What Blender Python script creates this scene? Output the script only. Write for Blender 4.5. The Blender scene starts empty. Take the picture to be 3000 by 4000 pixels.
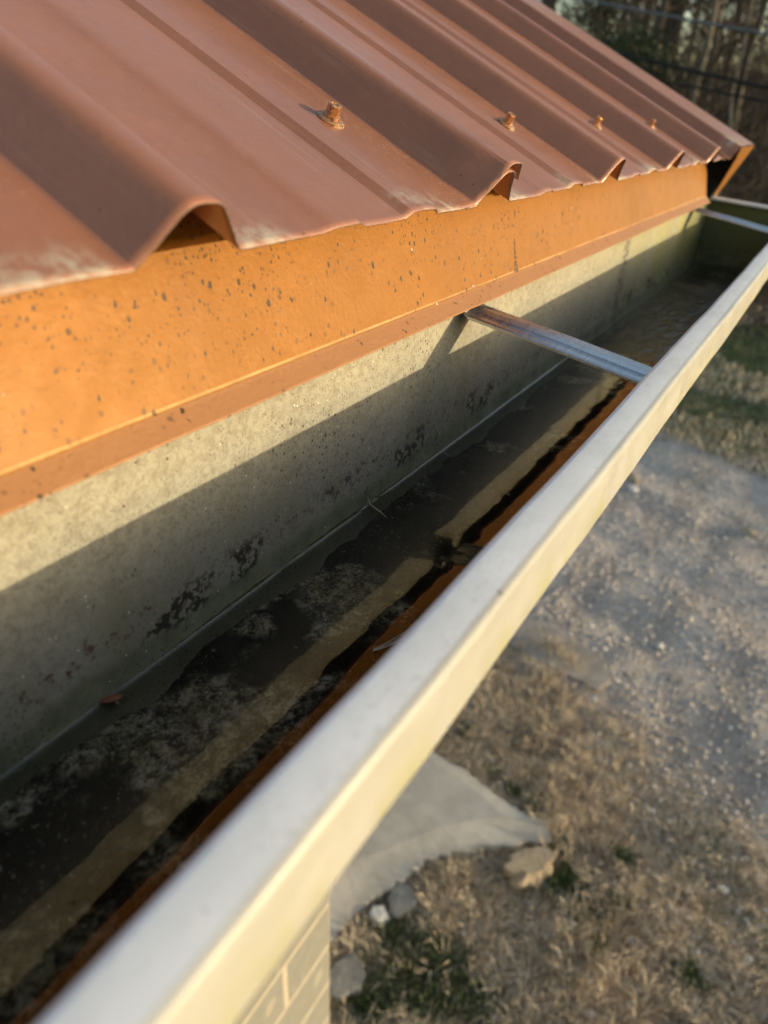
import bpy, bmesh, math, random
import numpy as np
from mathutils import Vector, Matrix

R = math.radians
rng = np.random.default_rng(11)
random.seed(5)
scene = bpy.context.scene
col = scene.collection
H = 2.95                                   # camera height above the ground

# ------------------------------------------------------------------ camera
cam_d = bpy.data.cameras.new('camera')
cam = bpy.data.objects.new('camera', cam_d)
col.objects.link(cam)
fx = Vector((0.51962, -0.40505, 0.75228))  # world X seen in camera axes (right, down, forward)
fy = Vector((-0.85360, -0.28409, 0.43664))
fz = Vector((0.03686, -0.86904, -0.49338))
right = Vector((fx[0], fy[0], fz[0])).normalized()
down = Vector((fx[1], fy[1], fz[1])).normalized()
fwd = Vector((fx[2], fy[2], fz[2])).normalized()
m = Matrix.Identity(4)
for i in range(3):
    m[i][0] = right[i]; m[i][1] = -down[i]; m[i][2] = -fwd[i]
m[0][3], m[1][3], m[2][3] = 0.0, 0.0, H
cam.matrix_world = m
cam_d.sensor_fit = 'VERTICAL'
cam_d.sensor_height = 9.6
cam_d.sensor_width = 7.2
cam_d.lens = 9.6 * 2771 / 4000
cam_d.clip_start = 0.01
cam_d.clip_end = 1500
cam_d.dof.use_dof = True
cam_d.dof.focus_distance = 0.385
cam_d.dof.aperture_fstop = 2.15
scene.camera = cam

# ------------------------------------------------------------------ light
to_sun = Vector((0.47, -1.0, 0.120)).normalized()
elev = math.asin(to_sun.z)
w = bpy.data.worlds.new('World'); scene.world = w
w.use_nodes = True
nt = w.node_tree
sky = nt.nodes.new('ShaderNodeTexSky')
sky.sky_type = 'NISHITA'
sky.sun_disc = False
sky.sun_elevation = elev
sky.sun_rotation = math.atan2(to_sun.x, to_sun.y)
sky.altitude = 0
sky.air_density = 1.0
sky.dust_density = 1.3
sky.ozone_density = 1.0
nt.links.new(sky.outputs['Color'], nt.nodes['Background'].inputs['Color'])
nt.nodes['Background'].inputs['Strength'].default_value = 0.15
sun_d = bpy.data.lights.new('sun', 'SUN')
sun_d.energy = 2.0
sun_d.angle = R(0.55)
sun_d.color = (0.86, 0.73, 0.48)
sun = bpy.data.objects.new('sun', sun_d)
sun.rotation_euler = to_sun.to_track_quat('Z', 'Y').to_euler()
sun.location = (3, -6, 6)
col.objects.link(sun)
scene.view_settings.view_transform = 'Standard'
scene.view_settings.look = 'None'
scene.view_settings.exposure = 1.35
scene.view_settings.gamma = 1
scene.view_settings.use_curve_mapping = False
scene.cycles.max_bounces = 8
scene.cycles.transparent_max_bounces = 12
scene.cycles.sample_clamp_indirect = 6.0
scene.cycles.use_denoising = True

# ------------------------------------------------------------------ helpers
def link(o): col.objects.link(o); return o

def tag(o, label=None, cat=None, group=None, kind=None):
    for k, v in (('label', label), ('category', cat), ('group', group), ('kind', kind)):
        if v: o[k] = v
    return o

def empty(name, loc=(0, 0, 0), label=None, cat=None, group=None):
    o = bpy.data.objects.new(name, None)
    o.empty_display_size = 0.1
    o.location = loc
    link(o)
    return tag(o, label, cat, group)

def adopt(o, parent):
    """parent keeping the child's world placement (parents here are only moved, never turned)"""
    if parent is not None:
        o.parent = parent
        p, off = parent, Vector((0, 0, 0))
        while p is not None:
            off += Vector(p.location); p = p.parent
        o.location = Vector(o.location) - off
    return o

def mesh(name, verts, faces, mat=None, smooth=False):
    me = bpy.data.meshes.new(name)
    me.from_pydata([tuple(v) for v in verts], [], faces)
    if mat: me.materials.append(mat)
    if smooth:
        me.polygons.foreach_set('use_smooth', [True] * len(me.polygons))
    me.update()
    return me

def obj(name, me, parent=None, loc=None):
    o = bpy.data.objects.new(name, me)
    if loc is not None: o.location = loc
    link(o)
    return adopt(o, parent) if parent is not None else o

def bulk(name, V, F, mat, smooth=False):
    """fast mesh from numpy arrays; F is (n,3) or (n,4)"""
    me = bpy.data.meshes.new(name)
    n, k = F.shape
    me.vertices.add(len(V)); me.vertices.foreach_set('co', V.astype(np.float32).ravel())
    me.loops.add(n * k); me.loops.foreach_set('vertex_index', F.astype(np.int32).ravel())
    me.polygons.add(n)
    me.polygons.foreach_set('loop_start', np.arange(0, n * k, k, dtype=np.int32))
    me.polygons.foreach_set('loop_total', np.full(n, k, dtype=np.int32))
    if smooth: me.polygons.foreach_set('use_smooth', np.ones(n, dtype=bool))
    if mat: me.materials.append(mat)
    me.update(calc_edges=True); me.validate()
    return me

def box_me(name, lo, hi, mat, bevel=0.0):
    bm = bmesh.new()
    bmesh.ops.create_cube(bm, size=1)
    for v in bm.verts:
        v.co = Vector([lo[i] + (v.co[i] + .5) * (hi[i] - lo[i]) for i in range(3)])
    if bevel:
        bmesh.ops.bevel(bm, geom=bm.edges[:], offset=bevel, segments=2, affect='EDGES')
    me = bpy.data.meshes.new(name); bm.to_mesh(me); bm.free()
    me.materials.append(mat)
    return me

def grid(us, vs, fn):
    """rows of points fn(u, v) -> verts, quads"""
    V = [fn(u, v) for v in vs for u in us]
    n = len(us)
    F = [(j * n + i, j * n + i + 1, (j + 1) * n + i + 1, (j + 1) * n + i)
         for j in range(len(vs) - 1) for i in range(n - 1)]
    return V, F

def solid(o, t, offset=-1):
    md = o.modifiers.new('thickness', 'SOLIDIFY')
    md.thickness = t; md.offset = offset
    return o

def vnoise(seed):
    r = np.random.default_rng(seed)
    T = r.random((64, 64))
    def f(x, y):
        x = np.asarray(x, float); y = np.asarray(y, float)
        xi = np.floor(x).astype(int); yi = np.floor(y).astype(int)
        a = x - xi; b = y - yi
        a = a * a * (3 - 2 * a); b = b * b * (3 - 2 * b)
        g = lambda i, j: T[i % 64, j % 64]
        return ((g(xi, yi) * (1 - a) + g(xi + 1, yi) * a) * (1 - b)
                + (g(xi, yi + 1) * (1 - a) + g(xi + 1, yi + 1) * a) * b) * 2 - 1
    return f

# ------------------------------------------------------------------ node helper
class M:
    def __init__(s, name, rough=.5, metal=0., spec=.5, coat=0., coat_rough=.1):
        s.m = bpy.data.materials.new(name); s.m.use_nodes = True
        s.t = s.m.node_tree; s.n = s.t.nodes; s.l = s.t.links
        s.b = s.n['Principled BSDF']
        s.b.inputs['Roughness'].default_value = rough
        s.b.inputs['Metallic'].default_value = metal
        s.b.inputs['Specular IOR Level'].default_value = spec
        s.b.inputs['Coat Weight'].default_value = coat
        s.b.inputs['Coat Roughness'].default_value = coat_rough
        tc = s.n.new('ShaderNodeTexCoord'); s.P = tc.outputs['Object']
        s.sep = None
    def set(s, sock, v):
        if hasattr(v, 'is_linked') or isinstance(v, bpy.types.NodeSocket): s.l.new(v, sock)
        elif isinstance(v, (tuple, list)): sock.default_value = (*v, 1) if len(v) == 3 and len(sock.default_value) == 4 else v
        else: sock.default_value = v
    def xyz(s):
        if s.sep is None:
            s.sep = s.n.new('ShaderNodeSeparateXYZ'); s.l.new(s.P, s.sep.inputs[0])
        return s.sep.outputs
    def map(s, scale=(1, 1, 1), loc=(0, 0, 0), vec=None):
        n = s.n.new('ShaderNodeMapping'); s.l.new(vec or s.P, n.inputs[0])
        n.inputs['Scale'].default_value = scale; n.inputs['Location'].default_value = loc
        return n.outputs[0]
    def noise(s, scale, detail=4, rough=.55, vec=None, dist=0., color=False):
        n = s.n.new('ShaderNodeTexNoise'); s.l.new(vec or s.P, n.inputs['Vector'])
        n.inputs['Scale'].default_value = scale; n.inputs['Detail'].default_value = detail
        n.inputs['Roughness'].default_value = rough; n.inputs['Distortion'].default_value = dist
        return n.outputs['Color' if color else 'Fac']
    def vor(s, scale, vec=None, feature='F1', rnd=1.):
        n = s.n.new('ShaderNodeTexVoronoi'); s.l.new(vec or s.P, n.inputs['Vector'])
        n.feature = feature
        n.inputs['Scale'].default_value = scale; n.inputs['Randomness'].default_value = rnd
        return n.outputs
    def ramp(s, v, a, b, ca=0., cb=1., smooth=True):
        n = s.n.new('ShaderNodeMapRange'); n.interpolation_type = 'SMOOTHSTEP' if smooth else 'LINEAR'
        s.set(n.inputs['Value'], v)
        n.inputs['From Min'].default_value = a; n.inputs['From Max'].default_value = b
        n.inputs['To Min'].default_value = ca; n.inputs['To Max'].default_value = cb
        return n.outputs['Result']
    def math(s, op, a, b=0., c=None, clamp=False):
        n = s.n.new('ShaderNodeMath'); n.operation = op; n.use_clamp = clamp
        s.set(n.inputs[0], a); s.set(n.inputs[1], b)
        if c is not None: s.set(n.inputs[2], c)
        return n.outputs[0]
    def mul(s, a, b): return s.math('MULTIPLY', a, b)
    def mix(s, f, a, b, mode='MIX'):
        n = s.n.new('ShaderNodeMix'); n.data_type = 'RGBA'; n.blend_type = mode
        s.set(n.inputs[0], f); s.set(n.inputs[6], a); s.set(n.inputs[7], b)
        return n.outputs[2]
    def vadd(s, a, b):
        n = s.n.new('ShaderNodeVectorMath'); n.operation = 'ADD'
        s.set(n.inputs[0], a); s.set(n.inputs[1], b); return n.outputs[0]
    def vscale(s, a, k):
        n = s.n.new('ShaderNodeVectorMath'); n.operation = 'SCALE'
        s.set(n.inputs[0], a); n.inputs['Scale'].default_value = k; return n.outputs[0]
    def specks(s, scale, size, keep, stretch=(1, 1, 1), jag=.25, seed=0.):
        """scattered ragged flecks: 1 inside a fleck"""
        v = s.map(stretch, (seed, seed * .7, seed * 1.3))
        v = s.vadd(v, s.vscale(s.noise(scale * 1.7, 3, .7, v, color=True), jag / scale * 1.6))
        o = s.vor(scale, v)
        sepc = s.n.new('ShaderNodeSeparateColor'); s.l.new(o['Color'], sepc.inputs[0])
        r = s.ramp(sepc.outputs[1], 0, 1, size * .35, size, False)
        ins = s.math('LESS_THAN', o['Distance'], r)
        return s.mul(ins, s.math('LESS_THAN', sepc.outputs[0], keep))
    def color(s, v): s.set(s.b.inputs['Base Color'], v); return s
    def rough(s, v): s.set(s.b.inputs['Roughness'], v); return s
    def bump(s, h, dist, strength=1.):
        n = s.n.new('ShaderNodeBump'); s.set(n.inputs['Height'], h)
        n.inputs['Distance'].default_value = dist; n.inputs['Strength'].default_value = strength
        s.l.new(n.outputs[0], s.b.inputs['Normal']); s.bn = n
        return s

# ------------------------------------------------------------------ materials
def copper_paint(name, base, flecks, edge=False):
    k = M(name, .50, .15, .30, .08, .35) if flecks else M(name, .42, .20, .5, .45, .24)
    c = k.mix(k.ramp(k.noise(9, 5), .3, .75), base, tuple(x * .84 for x in base))
    c = k.mix(k.mul(k.ramp(k.noise(48, 6, .75), .45, .7), .35), c, tuple(x * .78 for x in base))
    c = k.mix(k.mul(k.ramp(k.noise(130, 4, .7), .5, .8), .25), c, tuple(x * 1.25 + .02 for x in base))
    z = k.xyz()['Z']
    if flecks:
        dark = (.035, .025, .018)
        a = k.specks(260, .30, .55, (1, 1, .7), seed=1)
        b = k.specks(560, .36, .45, (1, 1, .75), seed=4)
        d = k.specks(120, .17, .33, (1, 1, .6), seed=7)
        e_ = k.mul(k.specks(190, .24, .30, (1, 1, .8), seed=17), .45)
        top = k.ramp(z, H - .10, H - .05, .25, 1.)
        clus = k.ramp(k.noise(22, 3), .42, .6)
        f = k.math('MAXIMUM', k.mul(a, k.math('MAXIMUM', clus, .0)), k.mul(b, k.mul(top, clus)))
        f = k.math('MAXIMUM', k.math('MAXIMUM', f, d), e_)
        # a vertical smear of dirt low on the face
        x = k.xyz()['X']
        wob = k.math('MULTIPLY_ADD', k.noise(160, 3), .006, k.math('ADD', x, -.003))
        sm = k.mul(k.math('LESS_THAN', k.math('ABSOLUTE', k.math('SUBTRACT', wob, .503)), k.ramp(z, H - .098, H - .074, .0040, .0005)),
                   k.mul(k.math('GREATER_THAN', z, H - .098), k.math('LESS_THAN', z, H - .073)))
        f = k.math('MAXIMUM', f, k.mul(sm, k.ramp(k.noise(420, 2), .4, .5)))
        run = k.mul(k.ramp(k.noise(1., 5, .65, k.map((75, 75, 5))), .52, .72), k.ramp(z, H - .098, H - .05, .3, 1.))
        c = k.mix(k.mul(run, .30), c, (.20, .075, .02))
        fold_highlight = k.mul(k.ramp(k.math('ABSOLUTE', k.math('SUBTRACT', z, H - .0972)), .0002, .0008, 1., 0.), k.ramp(k.noise(25, 4), .3, .6, .25, .75))
        c = k.mix(fold_highlight, c, (.62, .36, .14))  # bright highlight of the bend painted in as a lighter line
        c = k.mix(k.ramp(z, H - .0978, H - .0986, 0., .55), c, (.42, .22, .12))  # lip paler and pinker, its sky reflection put into the colour
        c = k.mix(k.mul(f, .9), c, dark)
        c = k.mix(k.mul(k.specks(150, .13, .06, seed=9), .7), c, (.75, .68, .6))
        k.bump(k.math('ADD', k.noise(420, 3, .6), k.mul(f, 1.)), .0006, .55)
    else:
        f = k.specks(170, .14, .10, seed=3)
        c = k.mix(k.mul(f, .75), c, (.05, .035, .028))
        k.bump(k.math('ADD', k.noise(300, 4, .6), k.mul(k.noise(14, 2), 2.)), .0005, .35)
    k.rough(k.ramp(k.noise(60, 5, .65), .2, .8, .48, .62) if flecks else k.ramp(k.noise(60, 5, .65), .2, .8, .40, .54))
    k.color(c)
    return k.m, k

COPPER = (.35, .140, .072)
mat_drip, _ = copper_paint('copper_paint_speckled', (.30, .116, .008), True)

# roof sheets: copper paint, chalky and bare where the cut edge is worn, pale grit along valleys
def roof_paint():
    mt, k = copper_paint('copper_paint_roof', COPPER, False)
    base = k.b.inputs['Base Color'].links[0].from_socket
    y = k.xyz()['Y']
    # distance up from the eave (y = 0.167) : chalk within ~ 2 cm, patchy along x
    up = k.ramp(k.math('MULTIPLY_ADD', k.noise(60, 3), .012, y), .174, .190, 1., 0., False)
    xx = k.xyz()['X']
    e = k.math('FLOORED_MODULO', k.math('SUBTRACT', xx, .1645), .229)
    z1 = k.mul(k.ramp(e, .022, .028), k.ramp(e, .040, .058, 1., 0.))
    z2 = k.mul(k.ramp(e, .118, .132), k.ramp(e, .196, .205, 1., 0.))
    patch = k.mul(k.math('MAXIMUM', z1, z2), k.ramp(k.noise(1., 3, .55, k.map((26, 30, 30))), .40, .56))
    fine = k.ramp(k.noise(1., 6, .8, k.map((210, 150, 200))), .38, .62)
    chalk = k.mul(k.mul(up, patch), k.ramp(k.math('ADD', fine, k.mul(up, .3)), .1, 1.1))
    c = k.mix(k.math('MULTIPLY', chalk, .95, clamp=True), base, (.46, .39, .30))
    grit = k.specks(800, .36, .30, seed=13)
    # grit lies along the low side of every rib
    near = k.mul(k.ramp(e, .170, .198), k.ramp(e, .2052, .2062, 1., 0.))
    near = k.mul(near, k.ramp(k.noise(30, 3), .4, .6))
    c = k.mix(k.mul(k.mul(grit, near), .7), c, (.72, .62, .48))
    st = k.ramp(k.noise(1., 5, .7, k.map((260, 9, 9))), .52, .74)
    c = k.mix(k.mul(k.mul(st, k.ramp(k.noise(9, 4), .4, .65)), .28), c, (.50, .36, .26))
    c = k.mix(k.mul(k.ramp(k.noise(34, 6, .75), .52, .70), .22), c, (.22, .10, .06))
    k.color(c)
    k.rough(k.math('MULTIPLY_ADD', chalk, .35, k.ramp(k.noise(60, 5, .65), .2, .8, .36, .54)))
    return mt
mat_roof = roof_paint()
def edge_steel():
    k = M('grimy_cut_edge', .7, .2)
    k.color(k.mix(k.ramp(k.noise(300, 4, .7), .4, .6), (.10, .065, .045), (.22, .16, .11)))
    return k.m
mat_edge = edge_steel()

def screw_mat():
    k = M('copper_paint_screw', .30, .7, .5, .4, .15)
    c = k.mix(k.ramp(k.noise(500, 4, .7), .52, .62), (.62, .30, .12), (.12, .09, .085))
    k.color(c); k.bump(k.noise(700, 3), .0004, .5)
    return k.m
mat_screw = screw_mat()

def rubber():
    k = M('grimy_rubber', .7); k.color(k.mix(k.ramp(k.noise(900, 2), .45, .6), (.05, .04, .035), (.55, .45, .3))); return k.m
mat_rubber = rubber()

def gutter_inside():
    k = M('gutter_inside_cream', .5, 0, .4)
    x, y, z = k.xyz()['X'], k.xyz()['Y'], k.xyz()['Z']
    cream = (.385, .352, .262)
    c = k.mix(k.ramp(k.noise(14, 5), .3, .7), cream, (.315, .295, .225))
    c = k.mix(k.mul(k.ramp(k.noise(260, 5, .7), .44, .62), .55), c, (.20, .17, .12))
    c = k.mix(k.mul(k.ramp(k.noise(620, 3, .7), .48, .62), .35), c, (.16, .13, .09))
    # grey film growing towards the water
    low = k.ramp(z, H - .125, H - .185, 0., 1.)
    lown = k.mul(low, k.ramp(k.noise(26, 5, .65), .30, .62, .45, 1.))
    c = k.mix(k.mul(lown, .5), c, (.20, .168, .13))
    streak = k.ramp(k.noise(1., 5, .6, k.map((55, 55, 12))), .45, .68)
    c = k.mix(k.mul(k.mul(streak, k.ramp(z, H - .13, H - .175)), .6), c, (.23, .20, .11))
    # more algae towards the closed far end
    far = k.ramp(x, .62, 1.25, 0., 1.)
    c = k.mix(k.mul(far, k.ramp(k.noise(16, 4), .35, .65, .25, .85)), c, (.33, .31, .07))
    c = k.mix(k.mul(k.ramp(x, 1.1, 1.3), .8), c, (.085, .095, .03))
    # green band just over the water line
    zz = k.math('MULTIPLY_ADD', k.noise(38, 4), .012, z)
    band = k.mul(k.ramp(zz, H - .180, H - .190), k.ramp(zz, H - .2035, H - .196, .25, 1.))
    bc = k.mix(k.ramp(k.noise(60, 5, .7), .35, .65), (.185, .18, .085), (.09, .085, .05))
    c = k.mix(k.mul(k.mul(band, k.ramp(k.noise(24, 3), .3, .6, .6, 1.)), .85), c, bc)
    # rusty brown line and crusts above the band
    rl = k.mul(k.ramp(zz, H - .164, H - .172), k.ramp(zz, H - .184, H - .177))
    c = k.mix(k.mul(rl, k.ramp(k.noise(170, 5, .75), .53, .60)), c, (.13, .075, .05))
    cr = k.mul(k.mul(k.ramp(zz, H - .166, H - .174), k.ramp(zz, H - .190, H - .184)),
               k.mul(k.ramp(k.noise(19, 2), .60, .635), k.ramp(k.noise(260, 4, .7), .47, .52)))
    c = k.mix(k.mul(cr, .95), c, (.022, .017, .012))
    f = k.math('MAXIMUM', k.mul(k.specks(360, .30, .5, seed=2), k.ramp(k.noise(22, 3), .44, .60)), k.specks(130, .16, .22, seed=5))
    f = k.math('MAXIMUM', f, k.mul(k.specks(640, .34, .5, seed=8), k.ramp(k.noise(14, 3), .42, .55)))
    c = k.mix(k.mul(f, .92), c, (.045, .032, .018))
    # vertical black mould runs near the far hanger
    xr = k.ramp(k.math('ABSOLUTE', k.math('SUBTRACT', k.math('MULTIPLY_ADD', k.noise(70, 3), .03, x), .855)), .004, .018, 1., 0.)
    c = k.mix(k.mul(k.mul(xr, k.ramp(k.noise(140, 4, .7), .46, .54)), .85), c, (.05, .04, .02))
    c = k.mix(k.mul(k.specks(420, .2, .05, seed=21), .8), c, (.9, .88, .8))
    k.color(c)
    k.bump(k.math('ADD', k.noise(380, 5, .7), k.mul(f, .7)), .0007, .6)
    k.rough(.6)
    return k.m
mat_gin = gutter_inside()

def gutter_rim():
    k = M('gutter_white_paint', .28, 0, .4, .1, .2)
    x, y, z = k.xyz()['X'], k.xyz()['Y'], k.xyz()['Z']
    c = k.mix(k.ramp(k.noise(40, 4), .35, .7), (.82, .82, .82), (.75, .75, .745))
    # front face toned cream and darker than the top; grime dashes, in patches
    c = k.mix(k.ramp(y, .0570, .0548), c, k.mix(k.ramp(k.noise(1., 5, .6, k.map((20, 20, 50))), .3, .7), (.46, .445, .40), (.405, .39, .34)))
    g = k.mul(k.ramp(k.noise(1., 4, .7, k.map((330, 900, 900), (3, 1, 2))), .55, .64), k.ramp(k.noise(13, 3), .40, .56))
    c = k.mix(k.mul(g, .38), c, (.38, .35, .28))
    c = k.mix(k.mul(k.ramp(k.noise(1., 5, .7, k.map((60, 110, 110))), .48, .75), .3), c, (.58, .56, .51))
    # algae on the front face, towards its lower edge
    fr = k.ramp(z, H - .127, H - .146, 0., 1.)
    al = k.mul(fr, k.ramp(k.noise(1., 5, .7, k.map((45, 45, 20))), .42, .62))
    c = k.mix(k.mul(al, .75), c, (.40, .385, .20))
    c = k.mix(k.mul(k.ramp(z, H - .1445, H - .1490), .35), c, (.40, .38, .16))
    f = k.specks(120, .16, .12, seed=6)
    c = k.mix(k.mul(f, .6), c, (.2, .17, .12))
    k.color(c); k.bump(k.noise(150, 3), .0004, .25)
    k.rough(k.ramp(k.noise(50, 4), .3, .7, .34, .5))
    return k.m
mat_rim = gutter_rim()

def alu():
    k = M('hanger_aluminium', .32, .95)
    c = k.mix(k.ramp(k.noise(1., 5, .6, k.map((30, 400, 400))), .3, .7), (.66, .67, .69), (.58, .58, .60))
    k.color(c); k.rough(k.ramp(k.noise(1., 4, .6, k.map((60, 700, 300))), .3, .7, .26, .42))
    k.bump(k.noise(1., 3, .6, k.map((900, 60, 300))), .0003, .25)
    return k.m
mat_alu = alu()

def sludge_mat():
    k = M('sludge', .85, 0, .2)
    x, y = k.xyz()['X'], k.xyz()['Y']
    c = k.mix(k.ramp(k.noise(60, 5, .7), .35, .7), (.012, .010, .007), (.030, .025, .018))
    wv = k.vadd(k.P, k.vscale(k.noise(90, 4, .7, color=True), .012))
    big = k.noise(15, 3, .6, wv)
    nearc = k.ramp(x, .04, .30, .13, -.04, False)
    p = k.mul(k.ramp(k.math('ADD', big, nearc), .50, .57), k.mul(k.ramp(k.noise(230, 8, .9), .45, .56), k.ramp(k.noise(60, 5, .8), .40, .54, .40, 1.)))
    p2 = k.mul(k.ramp(k.noise(420, 5, .8), .60, .66), k.ramp(k.noise(20, 3), .45, .6))
    pale = k.mix(k.ramp(k.noise(110, 5, .8), .35, .6), (.44, .40, .27), k.mix(k.ramp(k.noise(35, 3), .4, .6), (.76, .71, .48), (.88, .85, .76)))
    yl = k.ramp(k.math('MULTIPLY_ADD', k.noise(30, 3), .02, y), .130, .146)
    p = k.mul(p, yl); p2 = k.mul(p2, yl)
    c = k.mix(k.math('MAXIMUM', p, k.mul(p2, k.ramp(x, .3, .6, 1., .2))), c, pale)
    k.color(c); k.bump(k.noise(120, 6, .75), .004, .8)
    return k.m
mat_sludge = sludge_mat()

def water_mat():
    mt = bpy.data.materials.new('standing_water'); mt.use_nodes = True
    t = mt.node_tree; t.nodes.clear()
    k = M.__new__(M); k.m = mt; k.t = t; k.n = t.nodes; k.l = t.links; k.sep = None
    tc = k.n.new('ShaderNodeTexCoord'); k.P = tc.outputs['Object']
    out = k.n.new('ShaderNodeOutputMaterial')
    x = k.xyz()['X']
    gl = k.n.new('ShaderNodeBsdfGlossy'); gl.inputs['Roughness'].default_value = 0.02
    gl.inputs['Color'].default_value = (1, 1, 1, 1)
    tr = k.n.new('ShaderNodeBsdfTransparent'); tr.inputs['Color'].default_value = (.90, .86, .76, 1)
    fr = k.n.new('ShaderNodeFresnel'); fr.inputs['IOR'].default_value = 1.5
    bp = k.n.new('ShaderNodeBump'); bp.inputs['Distance'].default_value = .02
    rip = k.ramp(x, .60, .85, 0., 1.)
    h = k.math('ADD', k.mul(k.noise(24, 2, .4), .030), k.mul(k.noise(60, 1, .3), .0022))
    h = k.math('ADD', h, k.mul(k.mul(k.noise(1., 3, .6, k.map((60, 110, 60))), rip), .30))
    k.l.new(h, bp.inputs['Height']); bp.inputs['Strength'].default_value = .8
    k.l.new(bp.outputs[0], gl.inputs['Normal']); k.l.new(bp.outputs[0], fr.inputs['Normal'])
    mx = k.n.new('ShaderNodeMixShader')
    k.l.new(fr.outputs[0], mx.inputs[0]); k.l.new(tr.outputs[0], mx.inputs[1]); k.l.new(gl.outputs[0], mx.inputs[2])
    # drifting film of dust and shreds of algae
    fl = k.n.new('ShaderNodeBsdfDiffuse'); fl.inputs['Color'].default_value = (.30, .27, .20, 1)
    flk = k.math('MAXIMUM', k.specks(170, .20, .10, (1, .5, 1), 1.2, seed=3), k.mul(k.specks(420, .22, .10, (1, .6, 1), 1.0, seed=5), .8))
    m2 = k.n.new('ShaderNodeMixShader')
    k.l.new(k.mul(flk, .8), m2.inputs[0]); k.l.new(mx.outputs[0], m2.inputs[1]); k.l.new(fl.outputs[0], m2.inputs[2])
    k.l.new(m2.outputs[0], out.inputs['Surface'])
    return mt
mat_water = water_mat()

def simple(name, a, b, scale=20, rough=.8, bscale=60, bdist=.003, metal=0.):
    k = M(name, rough, metal, .3)
    k.color(k.mix(k.ramp(k.noise(scale, 6, .65), .35, .68), a, b))
    k.bump(k.noise(bscale, 6, .7), bdist, .7)
    return k.m
mat_wood = simple('weathered_board', (.16, .12, .08), (.08, .06, .045), 8)
mat_dark = simple('rake_hollow_shade', (.025, .02, .016), (.012, .01, .008), 8)  # near-black, the shade of the rake hollow given as a colour
def block_mat():
    k = M('painted_block', .8, 0, .3)
    info = k.n.new('ShaderNodeObjectInfo')
    c = k.mix(k.ramp(k.noise(25, 6, .7), .3, .7), (.205, .20, .175), (.25, .24, .21))
    c = k.mix(k.mul(k.ramp(k.noise(11, 3), .6, .7), .5), c, (.52, .45, .33))
    c = k.mix(k.mul(info.outputs['Random'], .35), c, (.25, .24, .205))
    k.color(c); k.bump(k.noise(260, 5, .7), .0012, .8)
    return k.m
mat_block = block_mat()
mat_mortar = simple('mortar', (.50, .43, .33), (.43, .37, .28), 30, .9, 200, .002)
mat_concrete = simple('concrete', (.60, .54, .45), (.46, .41, .34), 6, .85, 90, .004)
mat_concrete2 = simple('old_concrete', (.44, .37, .31), (.30, .26, .22), 7, .9, 70, .006)
mat_sand_rock = simple('sandstone', (.52, .40, .27), (.36, .28, .19), 14, .85, 40, .02)
mat_grey_rock = simple('grey_stone', (.40, .36, .30), (.24, .22, .19), 22, .85, 50, .01)
mat_pale_rock = simple('pale_stone', (.80, .76, .68), (.60, .56, .50), 20, .8, 60, .008)
mat_cable = simple('cable_black', (.012, .012, .012), (.02, .02, .02), 5)
mat_cable2 = simple('cable_grey', (.10, .11, .13), (.14, .15, .17), 5)
mat_pole = simple('pole_wood', (.10, .075, .05), (.06, .045, .03), 6)
mat_leafb = simple('dead_leaf', (.16, .05, .02), (.30, .10, .045), 300, .5, 500, .001)
mat_pale = simple('pale_fibre', (.7, .68, .62), (.5, .48, .42), 400, .5)

def ground_mat():
    k = M('ground_soil', .95, 0, .15)
    x, y = k.xyz()['X'], k.xyz()['Y']
    wv = k.vadd(k.P, k.vscale(k.noise(1.6, 5, .7, color=True), .55))
    sp = k.n.new('ShaderNodeSeparateXYZ'); k.l.new(wv, sp.inputs[0])
    wx, wy = sp.outputs[0], sp.outputs[1]
    # gravel yard: between the near grass and the lawn (edges run slantwise)
    near_e = k.math('SUBTRACT', wx, k.math('MULTIPLY_ADD', wy, .45, 2.95 + .25))
    g = k.ramp(near_e, -.28, .30)
    far_e = k.math('SUBTRACT', wx, k.math('MULTIPLY_ADD', wy, .30, 7.25 + .3))
    g = k.mul(g, k.ramp(far_e, -.3, .35, 1., 0.))
    v = k.vor(46, k.P); s2 = k.n.new('ShaderNodeSeparateColor'); k.l.new(v['Color'], s2.inputs[0])
    v2 = k.vor(120, k.P); s3 = k.n.new('ShaderNodeSeparateColor'); k.l.new(v2['Color'], s3.inputs[0])
    stone = k.mix(k.ramp(s2.outputs[0], 0, 1, 0, 1, False), (.27, .24, .215), (.84, .72, .62))
    stone = k.mix(k.ramp(s2.outputs[1], .90, .98), stone, (.55, .48, .42))
    stone = k.mix(.5, stone, k.mix(s3.outputs[0], (.27, .24, .215), (.84, .72, .62)))
    dust = k.mix(k.ramp(k.noise(3.5, 5), .3, .7), (.58, .50, .445), (.70, .59, .49))
    rut = k.ramp(k.noise(1., 4, .55, k.map((1.1, 3.0, 1), (2, 0, 0), None)), .42, .62)
    gravel = k.mix(k.ramp(k.noise(5, 5, .65), .35, .65, .25, .85), dust, stone)
    gravel = k.mix(k.mul(rut, .60), gravel, (.31, .26, .225))
    soil = k.mix(k.ramp(k.noise(24, 6, .75), .35, .65), (.30, .22, .145), (.64, .49, .33))
    lawn = k.mix(k.ramp(k.noise(4, 6, .7), .36, .62), (.075, .10, .038), (.24, .19, .12))
    lawn = k.mix(k.ramp(k.noise(26, 4, .7), .62, .72), lawn, (.30, .22, .14))
    litter = k.mix(k.ramp(k.noise(9, 6, .8), .35, .65), (.045, .034, .026), (.10, .075, .055))
    c = k.mix(k.ramp(far_e, 0., .6), soil, lawn)
    c = k.mix(k.ramp(wx, 11.2, 13.2), c, litter)
    c = k.mix(g, c, gravel)
    k.color(c)
    h = k.math('ADD', k.mul(v['Distance'], -.5), k.noise(30, 6, .7))
    k.bump(h, .03, .9)
    return k.m
mat_ground = ground_mat()

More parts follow.
